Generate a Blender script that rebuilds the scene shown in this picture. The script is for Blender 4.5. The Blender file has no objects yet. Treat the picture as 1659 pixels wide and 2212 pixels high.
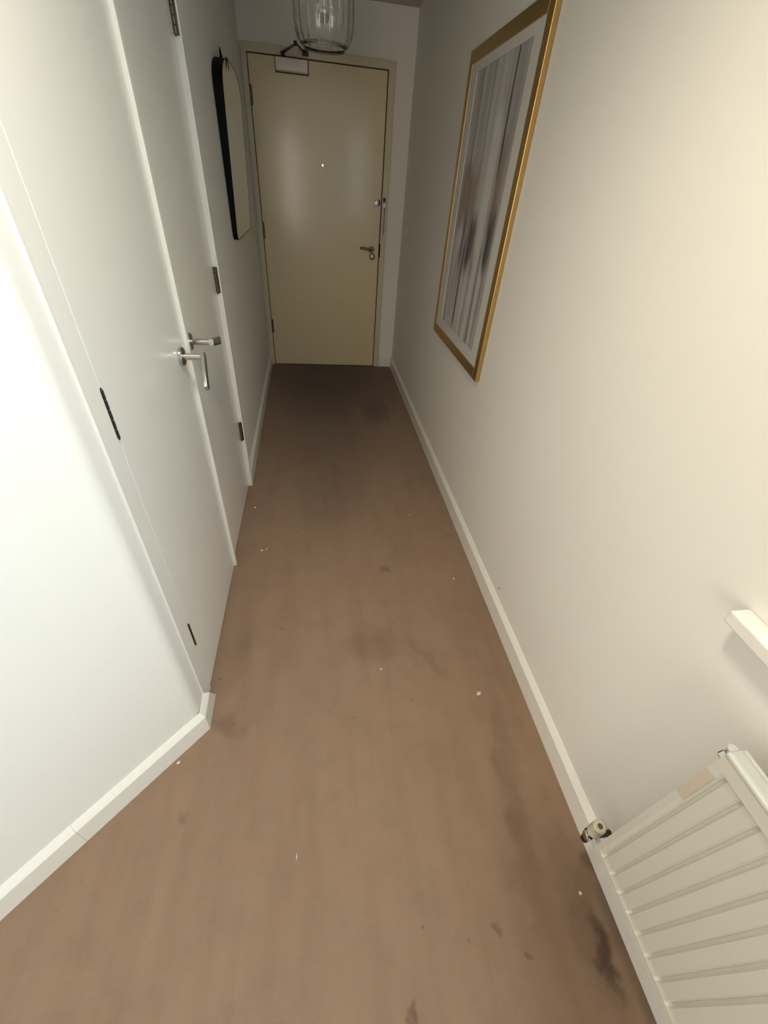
import bpy, bmesh, math, random
from mathutils import Vector, Matrix

random.seed(7)
scene = bpy.context.scene
COL = scene.collection

# ------------------------------------------------------------------ camera
F_PX, IMG_W = 889.34, 1659.0
cam_d = bpy.data.cameras.new('camera')
cam_d.sensor_fit = 'HORIZONTAL'
cam_d.sensor_width = 36.0
cam_d.lens = 36.0 * F_PX / IMG_W
cam_d.clip_start = 0.02
cam = bpy.data.objects.new('camera', cam_d)
COL.objects.link(cam)
right = Vector((0.9884685, -0.13424921, 0.07005118))
up = Vector((0.02983942, 0.62622485, 0.77907127))
fwd = Vector((0.14845749, 0.76799713, -0.62300946))
M = Matrix((right, up, -fwd)).transposed().to_4x4()
M.translation = Vector((0, 0, 1.4186))
cam.matrix_world = M
scene.camera = cam

# ------------------------------------------------------------------ light and exposure
world = bpy.data.worlds.new('overcast_sky')
scene.world = world
world.use_nodes = True
bg = world.node_tree.nodes['Background']
bg.inputs['Color'].default_value = (0.72, 0.84, 1.0, 1)
bg.inputs['Strength'].default_value = 1.0

def area_light(name, loc, rot, sx, sy, power, color):
    d = bpy.data.lights.new(name, 'AREA')
    d.shape = 'RECTANGLE'
    d.size, d.size_y = sx, sy
    d.energy = power
    d.color = color
    o = bpy.data.objects.new(name, d)
    o.location = loc
    o.rotation_euler = rot
    COL.objects.link(o)
    return o

# daylight entering through the window in the right-hand wall (above the radiator)
area_light('window_daylight', (0.770, -0.80, 1.50), (0, math.radians(90), 0), 1.08, 2.06, 29.0, (0.56, 0.82, 1.0))
# daylight from the window at the far end of the room behind the viewer
area_light('back_window_daylight', (-0.85, -2.75, 1.32), (math.radians(90), 0, 0), 1.25, 1.6, 37.0, (1.0, 0.85, 0.67))

vs = scene.view_settings
vs.view_transform = 'Standard'
vs.look = 'None'
vs.exposure = 0.0
vs.gamma = 1.0
vs.use_curve_mapping = False

# ------------------------------------------------------------------ materials
def new_mat(name):
    m = bpy.data.materials.new(name)
    m.use_nodes = True
    nt = m.node_tree
    return m, nt, nt.nodes['Principled BSDF']

def N(nt, kind, **kw):
    n = nt.nodes.new(kind)
    for k, v in kw.items():
        setattr(n, k, v)
    return n

def paint(name, color, rough=0.5, vary=0.04, bump=0.02, scale=60.0, coat=0.0, spec=0.5, metal=0.0):
    m, nt, b = new_mat(name)
    tc = N(nt, 'ShaderNodeTexCoord')
    geo = N(nt, 'ShaderNodeNewGeometry')
    n1 = N(nt, 'ShaderNodeTexNoise'); n1.inputs['Scale'].default_value = 2.3; n1.inputs['Detail'].default_value = 4
    nt.links.new(geo.outputs['Position'], n1.inputs['Vector'])
    ramp = N(nt, 'ShaderNodeMixRGB'); ramp.blend_type = 'MIX'
    ramp.inputs[1].default_value = (*[c * (1 - vary) for c in color], 1)
    ramp.inputs[2].default_value = (*[min(1, c * (1 + vary)) for c in color], 1)
    nt.links.new(n1.outputs['Fac'], ramp.inputs[0])
    nt.links.new(ramp.outputs[0], b.inputs['Base Color'])
    b.inputs['Roughness'].default_value = rough
    b.inputs['Metallic'].default_value = metal
    b.inputs['Specular IOR Level'].default_value = spec
    b.inputs['Coat Weight'].default_value = coat
    b.inputs['Coat Roughness'].default_value = 0.15
    if bump > 0:
        n2 = N(nt, 'ShaderNodeTexNoise'); n2.inputs['Scale'].default_value = scale; n2.inputs['Detail'].default_value = 3
        nt.links.new(geo.outputs['Position'], n2.inputs['Vector'])
        bp = N(nt, 'ShaderNodeBump'); bp.inputs['Strength'].default_value = bump; bp.inputs['Distance'].default_value = 0.01
        nt.links.new(n2.outputs['Fac'], bp.inputs['Height'])
        nt.links.new(bp.outputs['Normal'], b.inputs['Normal'])
    return m

M_WALL = paint('wall_paint', (0.86, 0.838, 0.785), 0.62, 0.02, 0.03, 90)
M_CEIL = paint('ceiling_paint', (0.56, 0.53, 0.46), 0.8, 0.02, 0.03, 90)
M_WOOD = paint('white_gloss_woodwork', (0.85, 0.825, 0.765), 0.33, 0.02, 0.015, 30, coat=0.15)
M_DOORW = paint('white_satin_door', (0.85, 0.83, 0.78), 0.30, 0.02, 0.010, 18, coat=0.25)
M_CREAM = paint('cream_gloss_door', (0.74, 0.62, 0.40), 0.40, 0.03, 0.010, 12, coat=0.9)
M_CREAMF = paint('cream_gloss_frame', (0.68, 0.60, 0.44), 0.35, 0.03, 0.012, 20, coat=0.1)
M_STEEL = paint('brushed_steel', (0.56, 0.56, 0.55), 0.26, 0.03, 0.0, metal=1.0)
M_HINGE = paint('worn_dark_hinge_metal', (0.16, 0.13, 0.09), 0.42, 0.3, 0.03, 200, metal=0.9)
M_BLACK = paint('black_lacquer', (0.004, 0.004, 0.004), 0.6, 0.1, 0.0, spec=0.1)
M_DARKM = paint('dark_bronze_metal', (0.035, 0.028, 0.02), 0.4, 0.2, 0.0, metal=0.4)
M_GOLD = paint('gold_leaf_frame', (0.56, 0.37, 0.14), 0.32, 0.12, 0.03, 120, metal=0.9)
M_MATB = paint('picture_mount_card', (0.66, 0.64, 0.60), 0.8, 0.01, 0.02, 200)
M_RAD = paint('radiator_enamel', (0.64, 0.62, 0.55), 0.35, 0.02, 0.008, 20, coat=0.1)
M_STICK = paint('faded_pink_tape', (0.58, 0.50, 0.42), 0.6, 0.06, 0.02, 100)
M_PLAST = paint('white_plastic', (0.72, 0.70, 0.65), 0.4, 0.02, 0.0)
M_CAP = paint('aged_cream_plastic', (0.62, 0.56, 0.42), 0.45, 0.05, 0.0)
M_CLOSER = paint('pale_enamel_closer', (0.90, 0.83, 0.73), 0.4, 0.02, 0.0)
M_PAPER = paint('white_fluff', (0.66, 0.58, 0.50), 0.9, 0.05, 0.0)
M_BRONZE = paint('aged_bronze', (0.22, 0.18, 0.13), 0.35, 0.1, 0.0, metal=0.9)
M_BRASS = paint('pale_brass', (0.70, 0.58, 0.36), 0.3, 0.05, 0.0, metal=1.0)
M_DARKGAP = paint('unlit_gap_timber', (0.05, 0.04, 0.03), 0.9, 0.1, 0.0)

def mirror_mat():
    m, nt, b = new_mat('mirror_glass')
    b.inputs['Base Color'].default_value = (0.70, 0.73, 0.68, 1)
    b.inputs['Metallic'].default_value = 1.0
    b.inputs['Roughness'].default_value = 0.04
    return m
M_MIRROR = mirror_mat()

def glass_mat():
    m, nt, b = new_mat('clear_lamp_glass')
    b.inputs['Base Color'].default_value = (0.98, 0.98, 0.97, 1)
    b.inputs['Roughness'].default_value = 0.02
    b.inputs['IOR'].default_value = 1.45
    b.inputs['Transmission Weight'].default_value = 1.0
    return m
M_GLASS = glass_mat()

def pane_mat():
    m = bpy.data.materials.new('window_pane_glass'); m.use_nodes = True
    nt = m.node_tree; nt.nodes.clear()
    out = N(nt, 'ShaderNodeOutputMaterial')
    tr = N(nt, 'ShaderNodeBsdfTransparent'); gl = N(nt, 'ShaderNodeBsdfGlossy')
    gl.inputs['Roughness'].default_value = 0.02
    mix = N(nt, 'ShaderNodeMixShader'); mix.inputs[0].default_value = 0.06
    nt.links.new(tr.outputs[0], mix.inputs[1]); nt.links.new(gl.outputs[0], mix.inputs[2])
    nt.links.new(mix.outputs[0], out.inputs['Surface'])
    return m
M_PANE = pane_mat()

def viewer_mat():
    m, nt, b = new_mat('door_viewer_lens')
    b.inputs['Base Color'].default_value = (0.9, 0.88, 0.8, 1)
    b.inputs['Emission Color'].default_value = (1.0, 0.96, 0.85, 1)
    b.inputs['Emission Strength'].default_value = 0.9  # slight glow put in for daylight coming through the viewer
    return m
M_VIEWER = viewer_mat()

def carpet_mat():
    m, nt, b = new_mat('brown_carpet')
    geo = N(nt, 'ShaderNodeNewGeometry')
    L = nt.links.new
    def noise(scale, detail, vec=None, rough=0.5):
        n = N(nt, 'ShaderNodeTexNoise'); n.inputs['Scale'].default_value = scale
        n.inputs['Detail'].default_value = detail; n.inputs['Roughness'].default_value = rough
        L(vec if vec is not None else geo.outputs['Position'], n.inputs['Vector'])
        return n.outputs['Fac']
    def mixc(fac, a, c):
        x = N(nt, 'ShaderNodeMixRGB'); L(fac, x.inputs[0])
        for i, v in ((1, a), (2, c)):
            if isinstance(v, tuple): x.inputs[i].default_value = (*v, 1)
            else: L(v, x.inputs[i])
        return x.outputs[0]
    def mrange(v, a, b_, c=0.0, d=1.0):
        x = N(nt, 'ShaderNodeMapRange'); x.interpolation_type = 'SMOOTHSTEP'
        x.inputs[1].default_value = a; x.inputs[2].default_value = b_
        x.inputs[3].default_value = c; x.inputs[4].default_value = d
        L(v, x.inputs[0]); return x.outputs[0]
    base = mixc(noise(1.7, 4), (0.278, 0.184, 0.125), (0.330, 0.228, 0.156))
    # brushed lengthways streaks of the pile
    mp = N(nt, 'ShaderNodeMapping'); mp.inputs['Scale'].default_value = (16, 1.6, 1)
    L(geo.outputs['Position'], mp.inputs['Vector'])
    st = mrange(noise(1.0, 5, mp.outputs[0]), 0.40, 0.72, 0.0, 0.28)
    base = mixc(st, base, (0.20, 0.125, 0.080))
    mot = mrange(noise(9, 5, None, 0.7), 0.42, 0.68, 0.0, 0.22)
    base = mixc(mot, base, (0.17, 0.110, 0.070))
    fine = mrange(noise(420, 2), 0.3, 0.7, 0.0, 0.30)
    base = mixc(fine, base, (0.18, 0.112, 0.072))
    # staining and painted shade: centre x, y, half-width x, y, rotation, strength
    stains_and_shade = [(0.645, 0.030, 0.018, 0.085, 0.12, 0.75), (0.65, 0.10, 0.06, 0.16, 0.1, 0.30),
              (0.283, 1.32, 0.030, 0.016, 0.4, 0.40), (0.156, 0.00, 0.008, 0.03, 0.2, 0.45),
              (0.19, 0.92, 0.14, 0.09, 0.0, 0.20), (0.38, 0.86, 0.025, 0.13, -0.6, 0.16),
              (0.45, 3.05, 0.12, 0.30, 0.1, 0.35), (0.55, 0.42, 0.035, 0.30, 0.15, 0.22),
              (-0.33, 0.66, 0.06, 0.03, 0.5, 0.28), (0.40, 0.10, 0.008, 0.014, 0.2, 0.35),
              (-0.31, 0.95, 0.05, 0.12, 0.2, 0.16), (0.05, 1.9, 0.22, 0.35, 0.0, 0.20),
              (0.46, 0.05, 0.010, 0.016, 0.2, 0.35), (-0.40, 0.42, 0.02, 0.02, 0.4, 0.25),
              (0.56, 0.05, 0.16, 0.34, 0.05, 0.24),  # shade beside the right wall, painted into the carpet
              (0.10, 3.75, 0.65, 0.85, 0.0, 0.70), (0.05, 2.75, 0.42, 0.80, 0.0, 0.34)]  # dim far end of the corridor, painted into the pile
    wob = N(nt, 'ShaderNodeTexNoise'); wob.inputs['Scale'].default_value = 14; wob.inputs['Detail'].default_value = 4
    L(geo.outputs['Position'], wob.inputs['Vector'])
    ws = N(nt, 'ShaderNodeVectorMath'); ws.operation = 'MULTIPLY_ADD'
    ws.inputs[1].default_value = (0.10, 0.10, 0); 
    L(wob.outputs['Color'], ws.inputs[0]); L(geo.outputs['Position'], ws.inputs[2])
    sub = N(nt, 'ShaderNodeVectorMath'); sub.operation = 'SUBTRACT'; sub.inputs[1].default_value = (0.05, 0.05, 0)
    L(ws.outputs[0], sub.inputs[0])
    for (x, y, rx, ry, rot, s) in stains_and_shade:
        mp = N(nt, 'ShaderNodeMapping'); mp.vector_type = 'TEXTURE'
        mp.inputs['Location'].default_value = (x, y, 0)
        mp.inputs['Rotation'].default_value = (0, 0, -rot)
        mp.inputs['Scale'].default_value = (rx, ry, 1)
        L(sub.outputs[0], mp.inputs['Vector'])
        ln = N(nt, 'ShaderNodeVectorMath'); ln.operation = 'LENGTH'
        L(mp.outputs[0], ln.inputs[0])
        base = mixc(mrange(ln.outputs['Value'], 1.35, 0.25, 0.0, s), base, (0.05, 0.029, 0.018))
    # small scattered specks
    vo = N(nt, 'ShaderNodeTexVoronoi'); vo.inputs['Scale'].default_value = 9
    L(geo.outputs['Position'], vo.inputs['Vector'])
    base = mixc(mrange(vo.outputs['Distance'], 0.070, 0.010, 0.0, 0.42), base, (0.07, 0.043, 0.028))
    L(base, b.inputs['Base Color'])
    b.inputs['Roughness'].default_value = 1.0
    b.inputs['Specular IOR Level'].default_value = 0.1
    b.inputs['Sheen Weight'].default_value = 0.15
    bp = N(nt, 'ShaderNodeBump'); bp.inputs['Strength'].default_value = 0.35; bp.inputs['Distance'].default_value = 0.004
    L(noise(330, 3), bp.inputs['Height']); L(bp.outputs[0], b.inputs['Normal'])
    return m
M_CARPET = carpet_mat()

def art_mat():
    """abstract print: soft vertical streaks of grey, white, brown and charcoal"""
    m, nt, b = new_mat('abstract_streaked_print')
    geo = N(nt, 'ShaderNodeNewGeometry'); L = nt.links.new
    def mapped(scale, off=(0, 0, 0)):
        mp = N(nt, 'ShaderNodeMapping'); mp.inputs['Scale'].default_value = scale; mp.inputs['Location'].default_value = off
        L(geo.outputs['Position'], mp.inputs['Vector']); return mp.outputs[0]
    def noise(vec, detail=4, rough=0.55):
        n = N(nt, 'ShaderNodeTexNoise'); n.inputs['Scale'].default_value = 1.0; n.inputs['Detail'].default_value = detail
        n.inputs['Roughness'].default_value = rough
        L(vec, n.inputs['Vector']); return n.outputs['Fac']
    def mr(v, a, c, d=0.0, e=1.0):
        x = N(nt, 'ShaderNodeMapRange'); x.interpolation_type = 'SMOOTHSTEP'
        for i, q in ((1, a), (2, c), (3, d), (4, e)): x.inputs[i].default_value = q
        L(v, x.inputs[0]); return x.outputs[0]
    def mul(a, c):
        x = N(nt, 'ShaderNodeMath'); x.operation = 'MULTIPLY'; L(a, x.inputs[0])
        if isinstance(c, float): x.inputs[1].default_value = c
        else: L(c, x.inputs[1])
        return x.outputs[0]
    def mix(f, a, c):
        x = N(nt, 'ShaderNodeMixRGB'); L(f, x.inputs[0])
        for i, v in ((1, a), (2, c)):
            if isinstance(v, tuple): x.inputs[i].default_value = (*v, 1)
            else: L(v, x.inputs[i])
        return x.outputs[0]
    sep = N(nt, 'ShaderNodeSeparateXYZ'); L(geo.outputs['Position'], sep.inputs[0])
    Z, Y = sep.outputs['Z'], sep.outputs['Y']
    def madd(a, k, c):
        x = N(nt, 'ShaderNodeMath'); x.operation = 'MULTIPLY_ADD'; L(a, x.inputs[0]); x.inputs[1].default_value = k
        if isinstance(c, float): x.inputs[2].default_value = c
        else: L(c, x.inputs[2])
        return x.outputs[0]
    def absd(a, v):
        x = N(nt, 'ShaderNodeMath'); x.operation = 'SUBTRACT'; L(a, x.inputs[0]); x.inputs[1].default_value = v
        y = N(nt, 'ShaderNodeMath'); y.operation = 'ABSOLUTE'; L(x.outputs[0], y.inputs[0]); return y.outputs[0]
    Yw = madd(noise(mapped((1, 9, 3.0), (0, 4, 0)), 3), 0.05, madd(Y, 1.0, -0.025))
    Zw = madd(noise(mapped((1, 26, 3.0), (0, 8, 3)), 4), 0.16, madd(Z, 1.0, -0.08))
    col = mix(mr(noise(mapped((1, 16, 1.0))), 0.36, 0.64), (0.60, 0.585, 0.57), (0.42, 0.40, 0.39))
    grain = mr(noise(mapped((1, 60, 2.2), (0, 2, 5)), 4, 0.7), 0.30, 0.62)
    brown, charcoal, grey, white = (0.21, 0.115, 0.075), (0.045, 0.038, 0.042), (0.16, 0.145, 0.14), (0.72, 0.70, 0.68)
    for (y0, w, z0, z1, k, c) in [
            (2.37, .09, 1.28, 1.52, .70, brown), (2.26, .08, 1.26, 1.48, .60, brown), (1.96, .06, 1.30, 1.56, .65, brown), (2.15, .10, 1.12, 1.30, .45, brown),
            (2.07, .050, 1.18, 1.66, .85, white), (2.355, .022, 1.48, 1.83, .62, grey), (2.205, .012, 1.45, 1.83, .50, grey),
            (1.985, .011, 1.46, 1.83, .85, charcoal), (1.92, .030, 1.55, 1.83, .30, grey), (2.03, .020, 1.62, 1.83, .35, brown),
            (2.175, .055, 1.14, 1.32, .92, charcoal), (1.94, .050, 1.18, 1.34, .90, charcoal), (2.30, .030, 1.12, 1.30, .60, charcoal),
            (2.245, .024, .85, 1.24, .85, charcoal), (2.34, .016, .87, 1.15, .45, grey), (2.11, .013, .84, 1.20, .60, grey),
            (2.00, .012, .83, 1.25, .62, charcoal), (1.925, .012, .82, 1.22, .45, grey),
            (2.15, .020, .84, 1.16, .65, white), (2.05, .018, .83, 1.20, .65, white), (1.955, .014, .82, 1.16, .65, white)]:
        m1 = mr(absd(Yw, y0), w * 1.25, w * 0.25)
        zm, zh = (z0 + z1) / 2, (z1 - z0) / 2
        m2 = mr(absd(Zw, zm), zh + .05, zh - .04)
        f = mul(mul(m1, m2), k)
        f = mul(f, madd(grain, 0.45, 0.62))
        col = mix(f, col, c)
    L(col, b.inputs['Base Color'])
    b.inputs['Roughness'].default_value = 0.5
    return m
M_ART = art_mat()

# ------------------------------------------------------------------ mesh helpers
def world_loc(p):
    v = Vector((0, 0, 0))
    while p is not None:
        v += p.location; p = p.parent
    return v

def obj(name, verts, faces, mat, parent=None, smooth=False, kind=None):
    """one mesh object whose origin sits at the middle of its underside"""
    vs_ = [Vector(v) for v in verts]
    lo = Vector((min(v.x for v in vs_), min(v.y for v in vs_), min(v.z for v in vs_)))
    hi = Vector((max(v.x for v in vs_), max(v.y for v in vs_), max(v.z for v in vs_)))
    o0 = Vector(((lo.x + hi.x) / 2, (lo.y + hi.y) / 2, lo.z))
    me = bpy.data.meshes.new(name)
    me.from_pydata([tuple(v - o0) for v in vs_], [], faces)
    bm = bmesh.new(); bm.from_mesh(me)
    bmesh.ops.recalc_face_normals(bm, faces=bm.faces)
    bm.to_mesh(me); bm.free()
    me.materials.append(mat)
    if smooth:
        for p in me.polygons: p.use_smooth = True
    o = bpy.data.objects.new(name, me)
    COL.objects.link(o)
    if parent is not None:
        o.parent = parent
        o.location = o0 - world_loc(parent)
    else:
        o.location = o0
    if kind: o['kind'] = kind
    return o

def bm_data(bm):
    bm.verts.index_update()
    v = [x.co.copy() for x in bm.verts]
    f = [[y.index for y in x.verts] for x in bm.faces]
    bm.free()
    return v, f

def box_data(x0, x1, y0, y1, z0, z1, bev=0.0, seg=2):
    bm = bmesh.new()
    bmesh.ops.create_cube(bm, size=1.0)
    for v in bm.verts:
        v.co = Vector((x0 + (v.co.x + .5) * (x1 - x0), y0 + (v.co.y + .5) * (y1 - y0), z0 + (v.co.z + .5) * (z1 - z0)))
    if bev > 0:
        bmesh.ops.bevel(bm, geom=list(bm.edges), offset=bev, segments=seg, profile=0.5, affect='EDGES')
    return bm_data(bm)

def join(*parts):
    V, Fc = [], []
    for v, f in parts:
        n = len(V); V += list(v); Fc += [[i + n for i in q] for q in f]
    return V, Fc

def box(name, x0, x1, y0, y1, z0, z1, mat, parent=None, bev=0.0, seg=2, kind=None):
    return obj(name, *box_data(x0, x1, y0, y1, z0, z1, bev, seg), mat, parent, False, kind)

def xform(data, mtx):
    return [mtx @ Vector(v) for v in data[0]], data[1]

def lathe_data(prof, seg=32, flutes=0, amp=0.0, close=False):
    """prof: list of (radius, height) round +Z"""
    V, Fc = [], []
    n = len(prof)
    for r, h in prof:
        for k in range(seg):
            a = 2 * math.pi * k / seg
            rr = r * (1 + amp * math.cos(flutes * a)) if flutes else r
            V.append(Vector((rr * math.cos(a), rr * math.sin(a), h)))
    for i in range(n - 1 if not close else n):
        j = (i + 1) % n
        for k in range(seg):
            l = (k + 1) % seg
            Fc.append([i * seg + k, i * seg + l, j * seg + l, j * seg + k])
    if not close:
        if prof[0][0] > 1e-5: Fc.append([k for k in range(seg)][::-1])
        if prof[-1][0] > 1e-5: Fc.append([(n - 1) * seg + k for k in range(seg)])
    return V, Fc

def aim(loc, axis):
    q = Vector((0, 0, 1)).rotation_difference(Vector(axis).normalized())
    return Matrix.Translation(Vector(loc)) @ q.to_matrix().to_4x4()

def disc_data(loc, axis, r, h, bev=0.0, seg=28):
    b = min(bev, h * .49, r * .49)
    prof = [(r - b, 0), (r, b), (r, h - b), (r - b, h)] if b > 0 else [(r, 0), (r, h)]
    return xform(lathe_data(prof, seg), aim(loc, axis))

def tube_data(pts, radii, seg=14, squash=None):
    """swept tube along a polyline; squash=(axis vector, factor) flattens its section"""
    pts = [Vector(p) for p in pts]
    if not isinstance(radii, (list, tuple)): radii = [radii] * len(pts)
    V, Fc = [], []
    prev = None
    for i, p in enumerate(pts):
        t = (pts[min(i + 1, len(pts) - 1)] - pts[max(i - 1, 0)]).normalized()
        if prev is None:
            u = t.orthogonal().normalized()
        else:
            u = (prev - t * prev.dot(t)).normalized()
        prev = u
        w = t.cross(u)
        for k in range(seg):
            a = 2 * math.pi * k / seg
            d = (u * math.cos(a) + w * math.sin(a)) * radii[i]
            if squash:
                ax = Vector(squash[0]).normalized()
                d = d - ax * d.dot(ax) * (1 - squash[1])
            V.append(p + d)
    for i in range(len(pts) - 1):
        for k in range(seg):
            l = (k + 1) % seg
            Fc.append([i * seg + k, i * seg + l, (i + 1) * seg + l, (i + 1) * seg + k])
    Fc.append([k for k in range(seg)][::-1]); Fc.append([(len(pts) - 1) * seg + k for k in range(seg)])
    return V, Fc

def smooth_path(pts, n=6):
    """Catmull-Rom through the points"""
    P = [Vector(p) for p in pts]; P = [2 * P[0] - P[1]] + P + [2 * P[-1] - P[-2]]
    out = []
    for i in range(1, len(P) - 2):
        for k in range(n):
            t = k / n
            a, b, c, d = P[i - 1], P[i], P[i + 1], P[i + 2]
            out.append(0.5 * ((2 * b) + (c - a) * t + (2 * a - 5 * b + 4 * c - d) * t * t + (3 * b - a - 3 * c + d) * t ** 3))
    out.append(P[-2]); return out

def empty(name, loc, label, cat, group=None, kind=None):
    o = bpy.data.objects.new(name, None)
    o.empty_display_size = 0.05
    COL.objects.link(o); o.location = loc
    return tag(o, label, cat, group, kind)

def tag(o, label=None, cat=None, group=None, kind=None):
    if label: o['label'] = label
    if cat: o['category'] = cat
    if group: o['group'] = group
    if kind: o['kind'] = kind
    return o

def auto_smooth(o, ang=35):
    me = o.data
    for p in me.polygons: p.use_smooth = True
    me.set_sharp_from_angle(angle=math.radians(ang))
    return o

# ------------------------------------------------------------------ the shell
XR = 0.72          # face of the right wall
YD = 4.04          # face of the front door
ZC = 2.315         # ceiling
YB = -2.5          # wall behind the viewer
XLN = -0.412       # left wall beside the cupboards
XLF = -0.442       # left wall by the front door
DX = -0.398        # return beside the angled wall
AC = Vector((-0.396, 0.668))               # foot of the angled corner
AD = Vector((-0.7071, -0.7071))            # direction of the angled wall
AE = AC + AD * 1.75

S = 'structure'
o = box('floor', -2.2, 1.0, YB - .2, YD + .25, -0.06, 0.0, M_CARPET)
tag(o, 'worn brown carpet with dark staining and painted shade along the corridor', 'carpet', kind=S)
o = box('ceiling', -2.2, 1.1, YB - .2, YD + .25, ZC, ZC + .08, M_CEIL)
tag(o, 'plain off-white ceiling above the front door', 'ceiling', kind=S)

# right wall with the window opening
WY0, WY1, WZ0, WZ1 = -1.90, 0.30, 0.875, 2.07
wr = join(box_data(XR, XR + .2, WY1, YD + .25, 0, ZC), box_data(XR, XR + .2, YB - .2, WY0, 0, ZC),
          box_data(XR, XR + .2, WY0, WY1, 0, WZ0), box_data(XR, XR + .2, WY0, WY1, WZ1, ZC))
tag(obj('wall_right', *wr, M_WALL), 'long off-white right-hand wall with the framed picture', 'wall', kind=S)

def wall_mark(x, y, z, r, parent):
    return obj('scuff_mark', *disc_data((x, y, z), (-1, 0, 0), r, 0.0006, 0, 14), M_DARKGAP, parent)
wall_mark(XR, 1.055, 0.134, .0035, bpy.data.objects['wall_right'])

def prism(name, poly, z0, z1, mat, parent=None):
    n = len(poly)
    V = [(x, y, z0) for x, y in poly] + [(x, y, z1) for x, y in poly]
    Fc = [list(range(n))[::-1], [n + i for i in range(n)]] + [[i, (i + 1) % n, n + (i + 1) % n, n + i] for i in range(n)]
    return obj(name, V, Fc, mat, parent)

# angled wall, with its short return beside the first cupboard door
cor = []
for k in range(9):
    t = k / 8; p0 = AC + AD * .022; p2 = Vector((DX, AC.y + .022)); q = p0 * (1 - t) ** 2 + AC * 2 * t * (1 - t) + p2 * t * t
    cor.append((q.x, q.y))
o = prism('wall_angled', cor + [(DX, 0.728), (-0.56, 0.728), (-0.56, 0.80), (AE.x - .12, AE.y + .12), (AE.x, AE.y)], 0, ZC, M_WALL)
auto_smooth(o, 20)
tag(o, 'bright white angled wall in the left foreground', 'wall', kind=S)
o = box('wall_side', AE.x - .12, AE.x, YB - .2, AE.y, 0, ZC, M_WALL)
tag(o, 'white side wall behind the viewer', 'wall', kind=S)
BX0, BX1, BZ0, BZ1 = -1.48, -0.22, 0.5, 2.12
wb = join(box_data(AE.x - .12, BX0, YB - .2, YB, 0, ZC), box_data(BX1, XR + .2, YB - .2, YB, 0, ZC),
          box_data(BX0, BX1, YB - .2, YB, 0, BZ0), box_data(BX0, BX1, YB - .2, YB, BZ1, ZC))
o = obj('wall_back', *wb, M_WALL)
tag(o, 'white wall behind the viewer', 'wall', kind=S)
# left wall: beyond the cupboards, and the backing/header round them
o = prism('wall_left', [(XLN, 2.052), (XLF, YD), (XLF, YD + .2), (-.62, YD + .2), (-.62, 2.052)], 0, ZC, M_WALL)
tag(o, 'off-white left wall where the black mirror hangs', 'wall', kind=S)
bk = join(box_data(-.62, -.475, .80, 2.052, 0, ZC), box_data(-.475, -.402, .728, 2.052, 2.075, ZC))
tag(obj('wall_cupboard', *bk, M_WALL), 'white wall above and behind the cupboard doors', 'wall', kind=S)
# far wall round the front door
DL, DR, DH = -0.398, 0.538, 2.02
fw = join(box_data(DR + .03, XR + .2, YD + .012, YD + .2, 0, ZC), box_data(-.62, DL - .02, YD + .012, YD + .2, 0, ZC),
          box_data(DL - .02, DR + .03, YD + .012, YD + .2, DH + .03, ZC), box_data(DL - .02, DR + .03, YD + .075, YD + .2, 0, DH + .03))
tag(obj('wall_far', *fw, M_WALL), 'off-white end wall around the front door', 'wall', kind=S)

# skirting: front face, then a chamfer back to the wall
SK = [(0.0, 0.0), (0.016, 0.0), (0.016, 0.077), (0.012, 0.083), (0.002, 0.096), (0.0, 0.096)]
def skirting(name, path, side, label, mat=None, cut=0.0):
    """path: points on the wall line; side: +1 offsets to the left of travel, -1 to the right"""
    P = [Vector(p) for p in path]
    V, Fc = [], []
    for i, p in enumerate(P):
        ds = []
        if i > 0: ds.append((P[i] - P[i - 1]).normalized())
        if i < len(P) - 1: ds.append((P[i + 1] - P[i]).normalized())
        ns = [Vector((-d.y, d.x)) * side for d in ds]
        n = ns[0] if len(ns) == 1 else (ns[0] + ns[1]) / (1 + ns[0].dot(ns[1]))
        for d, z in SK:
            q = p + n * d; V.append((q.x, q.y, z))
    k = len(SK)
    if cut:
        for q in range(len(V) - k, len(V)):
            x_, y_, z_ = V[q]; V[q] = (x_, y_ - cut * z_ / .08, z_)
    for i in range(len(P) - 1):
        for j in range(k):
            l = (j + 1) % k
            Fc.append([i * k + j, i * k + l, (i + 1) * k + l, (i + 1) * k + j])
    Fc.append(list(range(k))[::-1]); Fc.append([(len(P) - 1) * k + j for j in range(k)])
    o = obj(name, V, Fc, mat or M_WOOD)
    return tag(o, label, 'skirting board', kind=S)

skirting('baseboard_right', [(XR, YB), (XR, YD + .012)], 1, 'long white chamfered skirting board along the right wall')
skirting('baseboard_left', [(XLN + .001, 2.07), (XLF + .001, YD)], -1, 'short white skirting board below the black mirror')
SP = AC + AD * 0.365
skirting('baseboard_angled', [SP, (AC.x, AC.y), (DX, 0.777)], -1, 'white skirting board wrapping the corner of the angled wall', cut=.036)
SQ = SP + AD * 0.0004
skirting('baseboard_side', [AE, SQ], -1, 'white skirting board leading out of frame at lower left')
skirting('baseboard_far', [(XR - .016, YD + .012), (DR + .052, YD + .012)], 1, 'tiny skirting return between front door frame and right wall')

# ------------------------------------------------------------------ front door
fd = empty('door_1', ((DL + DR) / 2, YD, 0), 'cream glossy front door at the end of the corridor', 'door', kind=S)
box('leaf', DL + .004, DR - .004, YD, YD + .045, 0.006, DH - .004, M_CREAM, fd, 0.002)
jl = box('jamb', DL - .035, DL - .001, YD - .006, YD + .07, 0, DH + .035, M_CREAMF, fd, 0.002)
jr = box('jamb', DR + .003, DR + .050, YD - .006, YD + .07, 0, DH + .035, M_CREAMF, fd, 0.003)
box('frame_head', DL - .035, DR + .050, YD - .004, YD + .07, DH + .002, DH + .045, M_CREAMF, fd, 0.003)
box('threshold_gap', DL, DR, YD + .004, YD + .06, 0.0005, 0.006, M_DARKGAP, fd)

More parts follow.
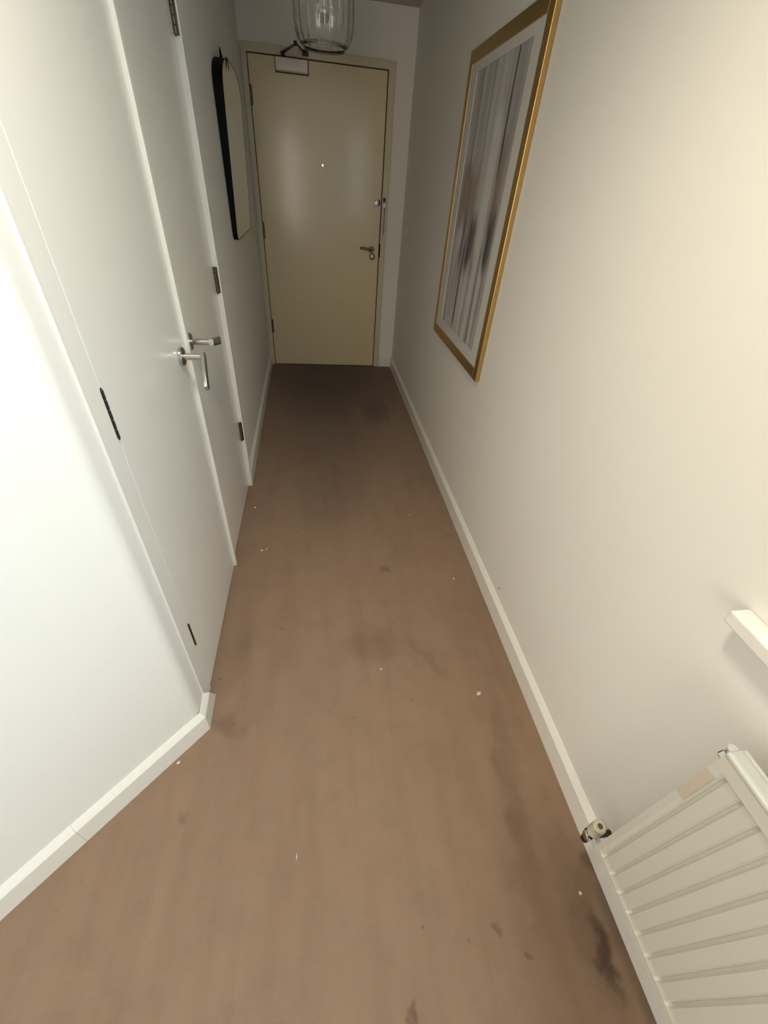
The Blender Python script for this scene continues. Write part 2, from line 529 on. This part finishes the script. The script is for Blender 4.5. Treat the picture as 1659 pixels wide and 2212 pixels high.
def butt_hinge(parent, loc, axis_r, h, mat, knuckles=5, r=0.0065):
    """a knuckle of stacked barrels with two flat leaves"""
    x, y, z = loc
    parts = []
    g = h / knuckles
    for i in range(knuckles):
        parts.append(disc_data((x, y, z + i * g + .0006), (0, 0, 1), r, g - .0012, 0.001, 14))
    k = obj('hinge', *join(*parts), mat, parent)
    auto_smooth(k)
    pin = obj('pin', *disc_data((x, y, z - .003), (0, 0, 1), r * .55, h + .006, 0.001, 12), mat, k)
    return k

for (z0, z1) in ((1.772, 1.870), (1.004, 1.111), (0.286, 0.397)):
    h = butt_hinge(fd, (DL + .006, YD - .006, z0), None, z1 - z0, M_HINGE, 3, 0.007)
    box('leaf_plate', DL - .001, DL + .016, YD - .0015, YD + .0005, z0, z1, M_HINGE, h)

# viewer
o = obj('door_viewer', *disc_data((0.081, YD, 1.488), (0, -1, 0), 0.0095, 0.005, 0.0015), M_BRASS, fd); auto_smooth(o)
obj('lens', *disc_data((0.081, YD - .005, 1.488), (0, -1, 0), 0.0065, 0.0015), M_VIEWER, o)

# overhead closer with its elbow arm
cl = box('door_closer', -0.214, -0.006, YD - .065, YD - .001, 1.947, 2.008, M_CLOSER, fd, 0.006, 3)
auto_smooth(cl)
cb = box('back_plate', -0.219, -0.001, YD - .012, YD, 1.942, 2.012, M_DARKM, cl, 0.002)
obj('spindle', *disc_data((-0.165, YD - .035, 2.008), (0, 0, 1), 0.012, 0.022, 0.002, 20), M_DARKM, cl)
e0, e1, e2 = Vector((-0.165, YD - .035, 2.032)), Vector((-0.076, YD - .27, 2.037)), Vector((-0.020, YD - .02, 2.046))
obj('arm', *tube_data([e0, e0.lerp(e1, .5), e1], [0.016, .012, .009], 12, ((0, 0, 1), .35)), M_DARKM, cl)
obj('arm', *tube_data([e1 + Vector((0, 0, .007)), e1.lerp(e2, .5), e2], [0.009, .010, .014], 12, ((0, 0, 1), .35)), M_DARKM, cl)
obj('elbow_pivot', *disc_data(e1 - Vector((0, 0, .008)), (0, 0, 1), 0.010, 0.022, 0.002, 18), M_DARKM, cl)
box('arm_shoe', -0.040, 0.000, YD - .032, YD - .004, 2.030, 2.058, M_DARKM, cl, 0.003)

# night latch knob and keep
nl = obj('night_latch', *join(disc_data((0.490, YD, 1.292), (0, -1, 0), 0.026, 0.010, 0.003),
                              disc_data((0.490, YD - .010, 1.292), (0, -1, 0), 0.011, 0.012, 0.002),
                              disc_data((0.490, YD - .022, 1.292), (0, -1, 0), 0.018, 0.014, 0.005)), M_STEEL, fd)
auto_smooth(nl)
obj('latch_backplate', *disc_data((0.506, YD, 1.292), (0, -1, 0), 0.022, 0.006, 0.002), M_DARKM, nl)
kp = box('latch_keep', 0.545, 0.568, YD - .026, YD - .006, 1.262, 1.296, M_STEEL, fd, 0.003)
box('keep_lip', 0.548, 0.566, YD - .022, YD - .006, 1.300, 1.326, M_DARKM, kp, 0.004)
sp = box('security_strip', 0.545, 0.566, YD - .010, YD - .006, 1.060, 1.262, M_CREAMF, fd, 0.0015)
box('strip_shadow_gap', 0.561, 0.566, YD - .0115, YD - .010, 1.085, 1.262, M_DARKM, sp)
obj('strip_screw', *disc_data((0.553, YD - .010, 1.085), (0, -1, 0), 0.005, 0.0015, .0005, 16), M_STEEL, sp)
box('lock_strike', 0.5355, 0.5455, YD - .008, YD + .01, 0.924, 1.020, M_BLACK, fd, 0.001)
# lever handle with a round escutcheon under it
lh = obj('lever_handle', *join(disc_data((0.474, YD, 0.975), (0, -1, 0), 0.024, 0.009, 0.003),
                               disc_data((0.474, YD - .009, 0.975), (0, -1, 0), 0.010, 0.040, 0.002)), M_BRONZE, fd)
auto_smooth(lh)
obj('lever', *tube_data(smooth_path([(0.474, YD - .045, 0.975), (0.455, YD - .052, 0.977), (0.42, YD - .052, 0.983), (0.375, YD - .050, 0.986)], 4), 0.0085, 14), M_BRONZE, lh, True)
eo = obj('escutcheon', *xform(lathe_data([(0.013, 0), (0.024, 0), (0.025, .003), (0.023, .007), (0.014, .008), (0.013, .004)], 30, close=True), aim((0.481, YD, 0.926), (0, -1, 0))), M_HINGE, fd)
auto_smooth(eo)
obj('lock_cylinder', *disc_data((0.481, YD, 0.926), (0, -1, 0), 0.012, 0.006, 0.001), M_BRASS, eo)

# ------------------------------------------------------------------ cupboard doors in the left wall
X1 = -0.406        # face of the nearer door
X2 = -0.414        # face of the farther door
c1 = empty('door_2', (X1, 1.10, 0), 'white flush cupboard door nearest the viewer, hinged at its near edge', 'door', kind=S)
box('leaf', X1 - .044, X1, 0.812, 1.388, 0.004, DH, M_DOORW, c1, 0.0015)
for z0 in (0.250, 0.975, 1.70):
    k = butt_hinge(c1, (X1 + .0025, 0.8095, z0), None, 0.104, M_DARKM, 5, 0.0028)
c2 = empty('door_3', (X2, 1.72, 0), 'white flush cupboard door beside the strip with exposed steel hinges', 'door', kind=S)
box('leaf', X2 - .044, X2, 1.412, 2.024, 0.004, DH, M_DOORW, c2, 0.0015)

tr = obj('trim_1', *join(box_data(-.50, -.404, 0.729, 0.8055, 0, 2.075, .0015), box_data(-.50, -.394, 0.727, 0.736, 0, 2.075, .003, 3)), M_WOOD)
tag(tr, 'white door lining between the angled wall and the near cupboard door', 'trim', kind=S)
tr = box('trim_2', -.475, -.3955, 1.389, 1.411, 0, 2.075, M_WOOD, None, 0.003, 3)
tag(tr, 'thin white mullion strip between the two cupboard doors', 'trim', kind=S)
tr = box('trim_3', -.475, -.3935, 2.026, 2.054, 0, 2.075, M_WOOD, None, 0.003, 3)
tag(tr, 'white upright trim carrying the hinges at the far cupboard edge', 'trim', kind=S)
tr = box('trim_4', -.475, -.396, 0.806, 2.026, 2.022, 2.075, M_WOOD, None, 0.003, 3)
tag(tr, 'white head trim above the cupboard doors', 'trim', kind=S)

# exposed butt hinges of the farther cupboard door, on the near face of trim_3
for z0, z1 in ((0.300, 0.402), (1.004, 1.100), (1.735, 1.835)):
    h = butt_hinge(c2, (X2 + .006, 2.0175, z0), None, z1 - z0, M_HINGE, 5, 0.0055)
    box('leaf_plate', X2 + .001, -.3985, 2.0235, 2.0262, z0, z1, M_HINGE, h)

def lever_set(parent, yc, zc, face, end, droop_dir):
    """round rose, round neck and a flat tapering lever"""
    r0 = obj('door_handle', *disc_data((face, yc, zc), (1, 0, 0), 0.0265, 0.011, 0.002, 36), M_STEEL, parent)
    auto_smooth(r0)
    xn = -0.340
    nk = obj('neck', *disc_data((face + .010, yc, zc), (1, 0, 0), 0.0098, xn - face - .004, 0.002, 24), M_STEEL, r0)
    auto_smooth(nk)
    a = Vector((xn, yc, zc)); e = Vector(end)
    d = (e - a).normalized()
    side = Vector((1, 0, 0)); side = (side - d * side.dot(d)).normalized()
    w = d.cross(side)
    V, Fc = [], []
    st = [(-.010, .0095, .0075), (0.0, .0105, .008), (.25, .0120, .0070), (.6, .0128, .0064), (.95, .0130, .0060), (1.0, .0122, .0050)]
    Ln = (e - a).length
    ring = 16
    for t, ww, tt in st:
        c = a + d * (t * Ln if t > 0 else t)
        for k in range(ring):
            an = 2 * math.pi * k / ring
            cx, sx = math.cos(an), math.sin(an)
            px = math.copysign(abs(cx) ** .45, cx) * ww; py = math.copysign(abs(sx) ** .45, sx) * tt
            V.append(c + w * px + side * py)
    for i in range(len(st) - 1):
        for k in range(ring):
            l = (k + 1) % ring
            Fc.append([i * ring + k, i * ring + l, (i + 1) * ring + l, (i + 1) * ring + k])
    Fc.append(list(range(ring))[::-1]); Fc.append([(len(st) - 1) * ring + k for k in range(ring)])
    lv = obj('lever', V, Fc, M_STEEL, r0); auto_smooth(lv, 40)
    return r0

lever_set(c1, 1.317, 0.972, X1, (-0.328, 1.240, 0.905), -1)
lever_set(c2, 1.457, 0.973, X2, (-0.338, 1.562, 0.949), 1)

# ------------------------------------------------------------------ window, sill
wn = empty('window_1', (XR + .12, (WY0 + WY1) / 2, WZ0), 'white framed window above the radiator, mostly out of frame', 'window', kind=S)
xf0, xf1 = XR + .010, XR + .034
ym = (WY0 + WY1) / 2
box('frame_jamb', xf0, xf1, WY0, WY0 + .06, WZ0, WZ1, M_WOOD, wn, .003)
box('frame_jamb', xf0, xf1, WY1 - .06, WY1, WZ0, WZ1, M_WOOD, wn, .003)
box('frame_rail', xf0, xf1, WY0 + .06, WY1 - .06, WZ1 - .06, WZ1, M_WOOD, wn, .003)
box('frame_rail', xf0, xf1, WY0 + .06, WY1 - .06, WZ0 + .02, WZ0 + .08, M_WOOD, wn, .003)
ym = -1.35
box('mullion', xf0, xf1, ym - .03, ym + .03, WZ0 + .08, WZ1 - .06, M_WOOD, wn, .003)
box('pane', xf0 + .008, xf0 + .012, WY0 + .06, ym - .03, WZ0 + .08, WZ1 - .06, M_PANE, wn)
box('pane', xf0 + .008, xf0 + .012, ym + .03, WY1 - .06, WZ0 + .08, WZ1 - .06, M_PANE, wn)
o = join(box_data(0.681, XR, -1.96, 0.354, 0.868, 0.895, .004, 3), box_data(XR - .002, xf1, WY0, WY1, 0.8755, 0.895))
obj('sill', *o, M_WOOD, wn)

wn2 = empty('window_2', ((BX0 + BX1) / 2, YB - .1, BZ0), 'white framed window in the wall behind the viewer', 'window', kind=S)
box('frame_jamb', BX0, BX0 + .06, YB - .15, YB - .1, BZ0, BZ1, M_WOOD, wn2, .003)
box('frame_jamb', BX1 - .06, BX1, YB - .15, YB - .1, BZ0, BZ1, M_WOOD, wn2, .003)
box('frame_rail', BX0 + .06, BX1 - .06, YB - .15, YB - .1, BZ0, BZ0 + .06, M_WOOD, wn2, .003)
box('frame_rail', BX0 + .06, BX1 - .06, YB - .15, YB - .1, BZ1 - .06, BZ1, M_WOOD, wn2, .003)
box('pane', BX0 + .06, BX1 - .06, YB - .128, YB - .122, BZ0 + .06, BZ1 - .06, M_PANE, wn2)

# ------------------------------------------------------------------ radiator
RY1, RY0 = 0.188, -0.62
RX, RZ0, RZ1 = 0.620, 0.212, 0.755
rd = empty('radiator', (RX + .05, (RY0 + RY1) / 2, RZ0), 'white ribbed panel radiator under the window sill at lower right', 'radiator')
def ribbed_sheet(xf, sgn):
    ys, dep = [RY1, RY1 - .012], [0.0, 0.0]
    y = 0.170
    while y > RY0 + .03:
        # groove, then a wide pad
        ys += [y, y - .0035, y - .0065, y - .0105]; dep += [0.0015, .0075, .0075, 0.0015]
        y -= 0.0318
    ys += [RY0 + .012, RY0]; dep += [0, 0]
    zs = [RZ0, RZ0 + .020, RZ0 + .026, RZ0 + .034, RZ1 - .050, RZ1 - .040, RZ1 - .034, RZ1]
    zm = [0, 0, .6, 1, 1, .6, 0, 0]
    V, Fc = [], []
    for j, z in enumerate(zs):
        for i, yy in enumerate(ys):
            V.append((xf + sgn * dep[i] * zm[j] * (1 if dep[i] > .002 else 1.6), yy, z))
    n = len(ys)
    for j in range(len(zs) - 1):
        for i in range(n - 1):
            Fc.append([j * n + i, j * n + i + 1, (j + 1) * n + i + 1, (j + 1) * n + i])
    return V, Fc
front = obj('front_panel', *ribbed_sheet(RX, 1), M_RAD, rd)
sm = front.modifiers.new('thickness', 'SOLIDIFY'); sm.thickness = 0.0015; sm.offset = -1 if True else 1
box('rear_panel', RX + .026, RX + .034, RY0, RY1, RZ0, RZ1 - .004, M_RAD, rd, .003)
box('side_cover', RX + .002, RX + .033, RY1 - .002, RY1 + .001, RZ0 + .01, RZ1, M_RAD, rd, .0008)
# top grille: rolled front edge, back edge and cross bars
tg = obj('top_cover', *join(box_data(RX - .002, RX + .011, RY0, RY1 + .001, RZ1 - .006, RZ1 + .005, .004, 3),
                            box_data(RX + .029, RX + .036, RY0, RY1 + .001, RZ1 - .006, RZ1 + .004, .003, 3),
                            box_data(RX + .006, RX + .031, RY0, RY1, RZ1 - .006, RZ1 - .001)), M_RAD, rd)
auto_smooth(tg)
# strip of faded tape on the far margin of the front panel
o = box('tape_patch', RX - .0012, RX - .0002, RY1 - .0165, RY1 - .0005, 0.600, 0.700, M_STICK, rd)
o['label'] = 'faded pinkish tape patch'
# lower lockshield valve with tail pipe
vx, vy = 0.652, 0.222
vb = obj('valve', *join(disc_data((vx, vy, 0.118), (0, 0, 1), 0.0095, 0.050, 0.001, 20), disc_data((vx, vy, 0.150), (0, 0, 1), 0.0145, 0.024, 0.002, 6)), M_DARKM, rd)
vb['label'] = 'dark brass lockshield valve with cream cap'
obj('valve_cap', *disc_data((vx, vy, 0.178), (0, 0, 1), 0.0155, 0.046, 0.003, 24), M_CAP, vb)
obj('cap_screw', *disc_data((vx, vy, 0.224), (0, 0, 1), 0.006, 0.002, 0.0005, 16), M_HINGE, vb)
obj('union_nut', *join(disc_data((vx, vy - .012, 0.172), (0, -1, 0), 0.0135, 0.018, 0.002, 6), disc_data((vx - .012, vy - .004, 0.170), (-1, 0, 0), 0.011, 0.010, 0.002, 20)), M_STEEL, vb)
obj('tail_pipe', *disc_data((vx, vy, 0.135), (1, 0, 0), 0.0075, XR - vx, 0, 18), M_DARKM, rd)
# air vent fitting at the top corner, with bracket knobs behind the panel
av = obj('air_vent', *join(disc_data((0.645, 0.187, 0.722), (0, 1, 0), 0.010, 0.014, 0.002, 6), disc_data((0.652, 0.196, 0.722), (0, 0, 1), 0.007, 0.012, 0.001, 18)), M_STEEL, rd)
obj('vent_cap', *disc_data((0.652, 0.197, 0.731), (0, 0, 1), 0.0085, 0.012, 0.004, 20), M_PLAST, av)
for yy in (0.150, 0.118):
    k = obj('wall_bracket', *join(disc_data((0.688, yy, 0.715), (0, 0, 1), 0.011, 0.030, 0.006, 20), box_data(0.690, XR, yy - .008, yy + .008, 0.712, 0.735, .002)), M_CAP, rd)
    auto_smooth(k)

# ------------------------------------------------------------------ framed picture on the right wall
PY0, PY1, PZ0, PZ1 = 1.742, 2.575, 0.745, 1.890
pc = empty('framed_picture', (XR, (PY0 + PY1) / 2, PZ0), 'tall gold framed abstract print on the right wall', 'picture')
PD, PW = 0.020, 0.046      # depth, face width
xf, xb = XR - PD, XR - .001
def rail(a0, a1, b0, b1):
    return box('frame_rail', xf, xb, a0, a1, b0, b1, M_GOLD, pc, .0025, 2)
rail(PY0, PY0 + PW, PZ0, PZ1); rail(PY1 - PW, PY1, PZ0, PZ1)
rail(PY0 + PW, PY1 - PW, PZ1 - PW, PZ1); rail(PY0 + PW, PY1 - PW, PZ0, PZ0 + PW)
box('backing_board', XR - .008, xb, PY0 + .01, PY1 - .01, PZ0 + .01, PZ1 - .01, M_GOLD, pc)
AY0, AY1, AZ0, AZ1 = 1.868, 2.450, 0.838, 1.812
mt = join(box_data(XR - .016, XR - .012, PY0 + PW, AY0, PZ0 + PW, PZ1 - PW), box_data(XR - .016, XR - .012, AY1, PY1 - PW, PZ0 + PW, PZ1 - PW),
          box_data(XR - .016, XR - .012, AY0, AY1, PZ0 + PW, AZ0), box_data(XR - .016, XR - .012, AY0, AY1, AZ1, PZ1 - PW))
obj('mount', *mt, M_MATB, pc)
box('print', XR - .0125, XR - .009, AY0 - .005, AY1 + .005, AZ0 - .005, AZ1 + .005, M_ART, pc)

# ------------------------------------------------------------------ mirror on the left wall
def wall_x(y): return XLN + (XLF - XLN) * (y - 2.052) / (YD - 2.052)
MY0, MY1, MZ0, MZ1 = 2.68, 3.40, 1.125, 1.825
mr_ = empty('wall_mirror', (wall_x((MY0 + MY1) / 2), (MY0 + MY1) / 2, MZ0), 'black edged arched mirror tilted off the left wall', 'mirror')
def rounded(y0, y1, z0, z1, rise, rb, n=10):
    """flat foot with small rounded corners, shallow arched head"""
    P = []
    for (cy, cz, r, a0) in ((y1 - rb, z0 + rb, rb, -90),):
        for k in range(n + 1):
            a = math.radians(a0 + 90 * k / n); P.append((cy + r * math.cos(a), cz + r * math.sin(a)))
    cy, hw = (y0 + y1) / 2, (y1 - y0) / 2
    for k in range(25):
        a = math.pi * k / 24
        P.append((cy + hw * math.copysign(abs(math.cos(a)) ** .8, math.cos(a)), z1 - rise + rise * math.sin(a) ** .8))
    rb2 = rb * .5
    for k in range(n + 1):
        a = math.radians(180 + 90 * k / n); P.append((y0 + rb2 + rb2 * math.cos(a), z0 + rb2 + rb2 * math.sin(a)))
    return P
TILT = math.radians(2.0)
ang_w = math.atan2(XLF - XLN, YD - 2.052)
def mplace(d, y, z):
    """d: distance out of the wall at the foot of the mirror"""
    dz = z - MZ0
    out = d * math.cos(TILT) + dz * math.sin(TILT)
    return (wall_x(y) + out, y, MZ0 + dz * math.cos(TILT) - d * math.sin(TILT))
def mwall(y, z):
    return (wall_x(y) + .002, y, MZ0 + (z - MZ0) * math.cos(TILT))
outer = rounded(MY0, MY1, MZ0, MZ1, .13, .08); inner = rounded(MY0 + .002, MY1 - .002, MZ0 + .002, MZ1 - .002, .129, .079)
n = len(outer)
V = [mwall(*p) for p in outer] + [mplace(.024, *p) for p in outer] + [mplace(.024, *p) for p in inner] + [mwall(*p) for p in inner]
Fc = []
for a in range(4):
    b_ = (a + 1) % 4
    for i in range(n):
        j = (i + 1) % n
        Fc.append([a * n + i, a * n + j, b_ * n + j, b_ * n + i])
obj('frame', V, Fc, M_BLACK, mr_)
V = [mplace(.0232, *p) for p in inner] + [mplace(.003, *p) for p in inner]
Fc = [list(range(n)), [n + i for i in range(n)][::-1]] + [[i, (i + 1) % n, n + (i + 1) % n, n + i] for i in range(n)]
gl = obj('glass', V, Fc, M_MIRROR, mr_)
# hanging hook: a spike on the wall and a little tab lipped over the front
wx = wall_x(3.04)
fx, fy, fz = mplace(.026, 2.89, MZ1 - .035)
spike = tube_data([(wx + .004, 3.04, MZ1 - .01), (wx + .005, 3.04, MZ1 + .025), (wx + .004, 3.04, MZ1 + .050)], [.010, .006, .0015], 10)
obj('hanging_hook', *spike, M_BLACK, mr_)
obj('front_tab', *tube_data([(fx - .004, fy - .004, fz + .034), (fx + .001, fy, fz + .026), (fx + .002, fy + .004, fz + .005), (fx + .001, fy + .01, fz - .012)], [.004, .010, .007, .001], 10, ((1, 0, 0), .3)), M_DARKM, mr_)

# ------------------------------------------------------------------ pendant lamp
LX, LY = 0.068, 2.62
lamp = empty('pendant_lamp', (LX, LY, ZC), 'clear fluted glass pendant lamp hanging before the front door', 'lamp')
T = Matrix.Translation((LX, LY, 0))
zb = 1.846
outerp = [(.090, zb), (.107, zb + .012), (.118, zb + .035), (.124, zb + .070), (.125, zb + .115), (.122, zb + .160), (.110, zb + .195), (.082, zb + .220), (.046, zb + .236), (.030, zb + .250)]
innerp = [(r - .004, h + .001) for r, h in outerp][::-1]
def fluted(prof, seg=120, fl=20):
    V, Fc = [], []
    for r, h in prof:
        for k in range(seg):
            a = 2 * math.pi * k / seg
            rr = r * (1 - .055 * abs(math.sin(fl * a / 2)) ** .7 * min(1, max(0, (h - zb) / .03)))
            V.append(Vector((rr * math.cos(a), rr * math.sin(a), h)))
    n_ = len(prof)
    for i_ in range(n_):
        j_ = (i_ + 1) % n_
        for k in range(seg):
            l_ = (k + 1) % seg
            Fc.append([i_ * seg + k, i_ * seg + l_, j_ * seg + l_, j_ * seg + k])
    return V, Fc
sh = obj('glass_shade', *xform(fluted(outerp + innerp), T), M_GLASS, lamp, True)
rimp = []
for k in range(14):
    a = 2 * math.pi * k / 14
    rimp.append((.088 + .0035 * math.cos(a), zb + .0035 * math.sin(a)))
obj('rim', *xform(lathe_data(rimp, 64, close=True), T), M_GLASS, sh, True)
bp = [(0.0005, zb + .070), (.016, zb + .073), (.026, zb + .084), (.030, zb + .10), (.027, zb + .118), (.018, zb + .138), (.013, zb + .155), (.013, zb + .165)]
obj('bulb', *xform(lathe_data(bp, 28), T), M_GLASS, lamp, True)
lf = obj('lamp_holder', *xform(lathe_data([(.014, zb + .165), (.020, zb + .17), (.020, zb + .225), (.032, zb + .235), (.032, zb + .25), (.010, zb + .262), (.004, zb + .28)], 28), T), M_PLAST, lamp)
auto_smooth(lf)
obj('cord', *disc_data((LX, LY, zb + .27), (0, 0, 1), 0.0032, ZC - .03 - zb - .27, 0, 10), M_PLAST, lamp)
cr = obj('ceiling_rose', *xform(lathe_data([(.012, ZC - .035), (.030, ZC - .028), (.045, ZC - .010), (.046, ZC)], 32), T), M_PLAST, lamp)
auto_smooth(cr)

# ------------------------------------------------------------------ added warm fill light on the ceiling above the viewer
def fill_light_mat():
    m, nt, b = new_mat('warm_fill_emission')
    b.inputs['Base Color'].default_value = (0.85, 0.8, 0.7, 1)
    b.inputs['Emission Color'].default_value = (1.0, 0.875, 0.68, 1)
    b.inputs['Emission Strength'].default_value = 92.0
    return m
KX, KY = 0.00, 0.52
dm = empty('ceiling_fill_light', (KX, KY, ZC), 'added round deep-rimmed fill light above the viewer, out of frame', 'lamp')
TD = Matrix.Translation((KX, KY, 0))
o = obj('rim', *xform(lathe_data([(.150, ZC), (.150, ZC - .092), (.145, ZC - .096), (.140, ZC - .092), (.140, ZC)], 48, close=True), TD), M_PLAST, dm); auto_smooth(o)  # deep rim added to keep the fill off the front door
obj('diffuser', *xform(lathe_data([(.139, ZC - .004), (.134, ZC - .010), (.0005, ZC - .012)], 40), TD), fill_light_mat(), dm, True)

# ------------------------------------------------------------------ light switch on the right wall by the front door
sw = empty('light_switch', (XR, 3.86, 1.09), 'small white light switch on the right wall near the front door', 'light switch')
box('plate', XR - .009, XR - .0005, 3.815, 3.900, 1.090, 1.175, M_PLAST, sw, .003)
box('rocker', XR - .0125, XR - .008, 3.850, 3.866, 1.118, 1.148, M_PLAST, sw, .0015)

# ------------------------------------------------------------------ bits of litter on the carpet
def crumb(x, y, r, flat, label, seed, elong=1.0, ang=0.0):
    rnd = random.Random(seed); r *= 0.8
    bm = bmesh.new(); bmesh.ops.create_icosphere(bm, subdivisions=2, radius=1.0)
    ca, sa = math.cos(ang), math.sin(ang)
    for v in bm.verts:
        k = 1 + rnd.uniform(-.35, .35)
        px, py, pz = v.co.x * r * k * elong, v.co.y * r * k, max(v.co.z, -.4) * r * flat * (1 + rnd.uniform(-.4, .6))
        v.co = Vector((x + px * ca - py * sa, y + px * sa + py * ca, pz))
    lo = min(v.co.z for v in bm.verts)
    for v in bm.verts: v.co.z -= lo
    return tag(obj('lint_crumb', *bm_data(bm), M_PAPER), label, 'litter', 'white crumbs on the carpet')

crumb(0.541, 0.688, .0075, .55, 'largest white fluff scrap on carpet near the right skirting board', 1, 1.4, .5)
crumb(0.200, 0.815, .0042, .7, 'small round white crumb in the middle of the carpet', 2)
crumb(-0.292, 1.482, .0055, .7, 'bright white crumb on carpet just past the mullion strip', 3, 1.2)
crumb(-0.270, 1.490, .0040, .6, 'faint pale crumb right of a brighter one on the carpet', 4, 1.3, .6)
crumb(-0.358, 1.818, .0070, .7, 'white crumb on carpet close to the far cupboard door', 5)
crumb(0.640, 0.134, .0045, .7, 'white crumb on dark carpet beside the radiator', 6, 1.1, 1.2)
crumb(-0.455, 0.568, .0050, .7, 'white chip against the angled wall skirting board', 7, 1.3, .7)
crumb(-0.103, 1.607, .0030, .6, 'tiny pale speck on carpet midway down the corridor', 8)
crumb(0.477, 1.714, .0040, .6, 'pale speck on carpet below the framed picture', 9)
crumb(0.598, 1.239, .0035, .5, 'thin pale thread scrap on carpet near right skirting', 10, 2.6, 1.4)
crumb(-0.095, 0.300, .0014, .4, 'thin pale upright thread on the foreground carpet', 11, 6.0, 1.5)
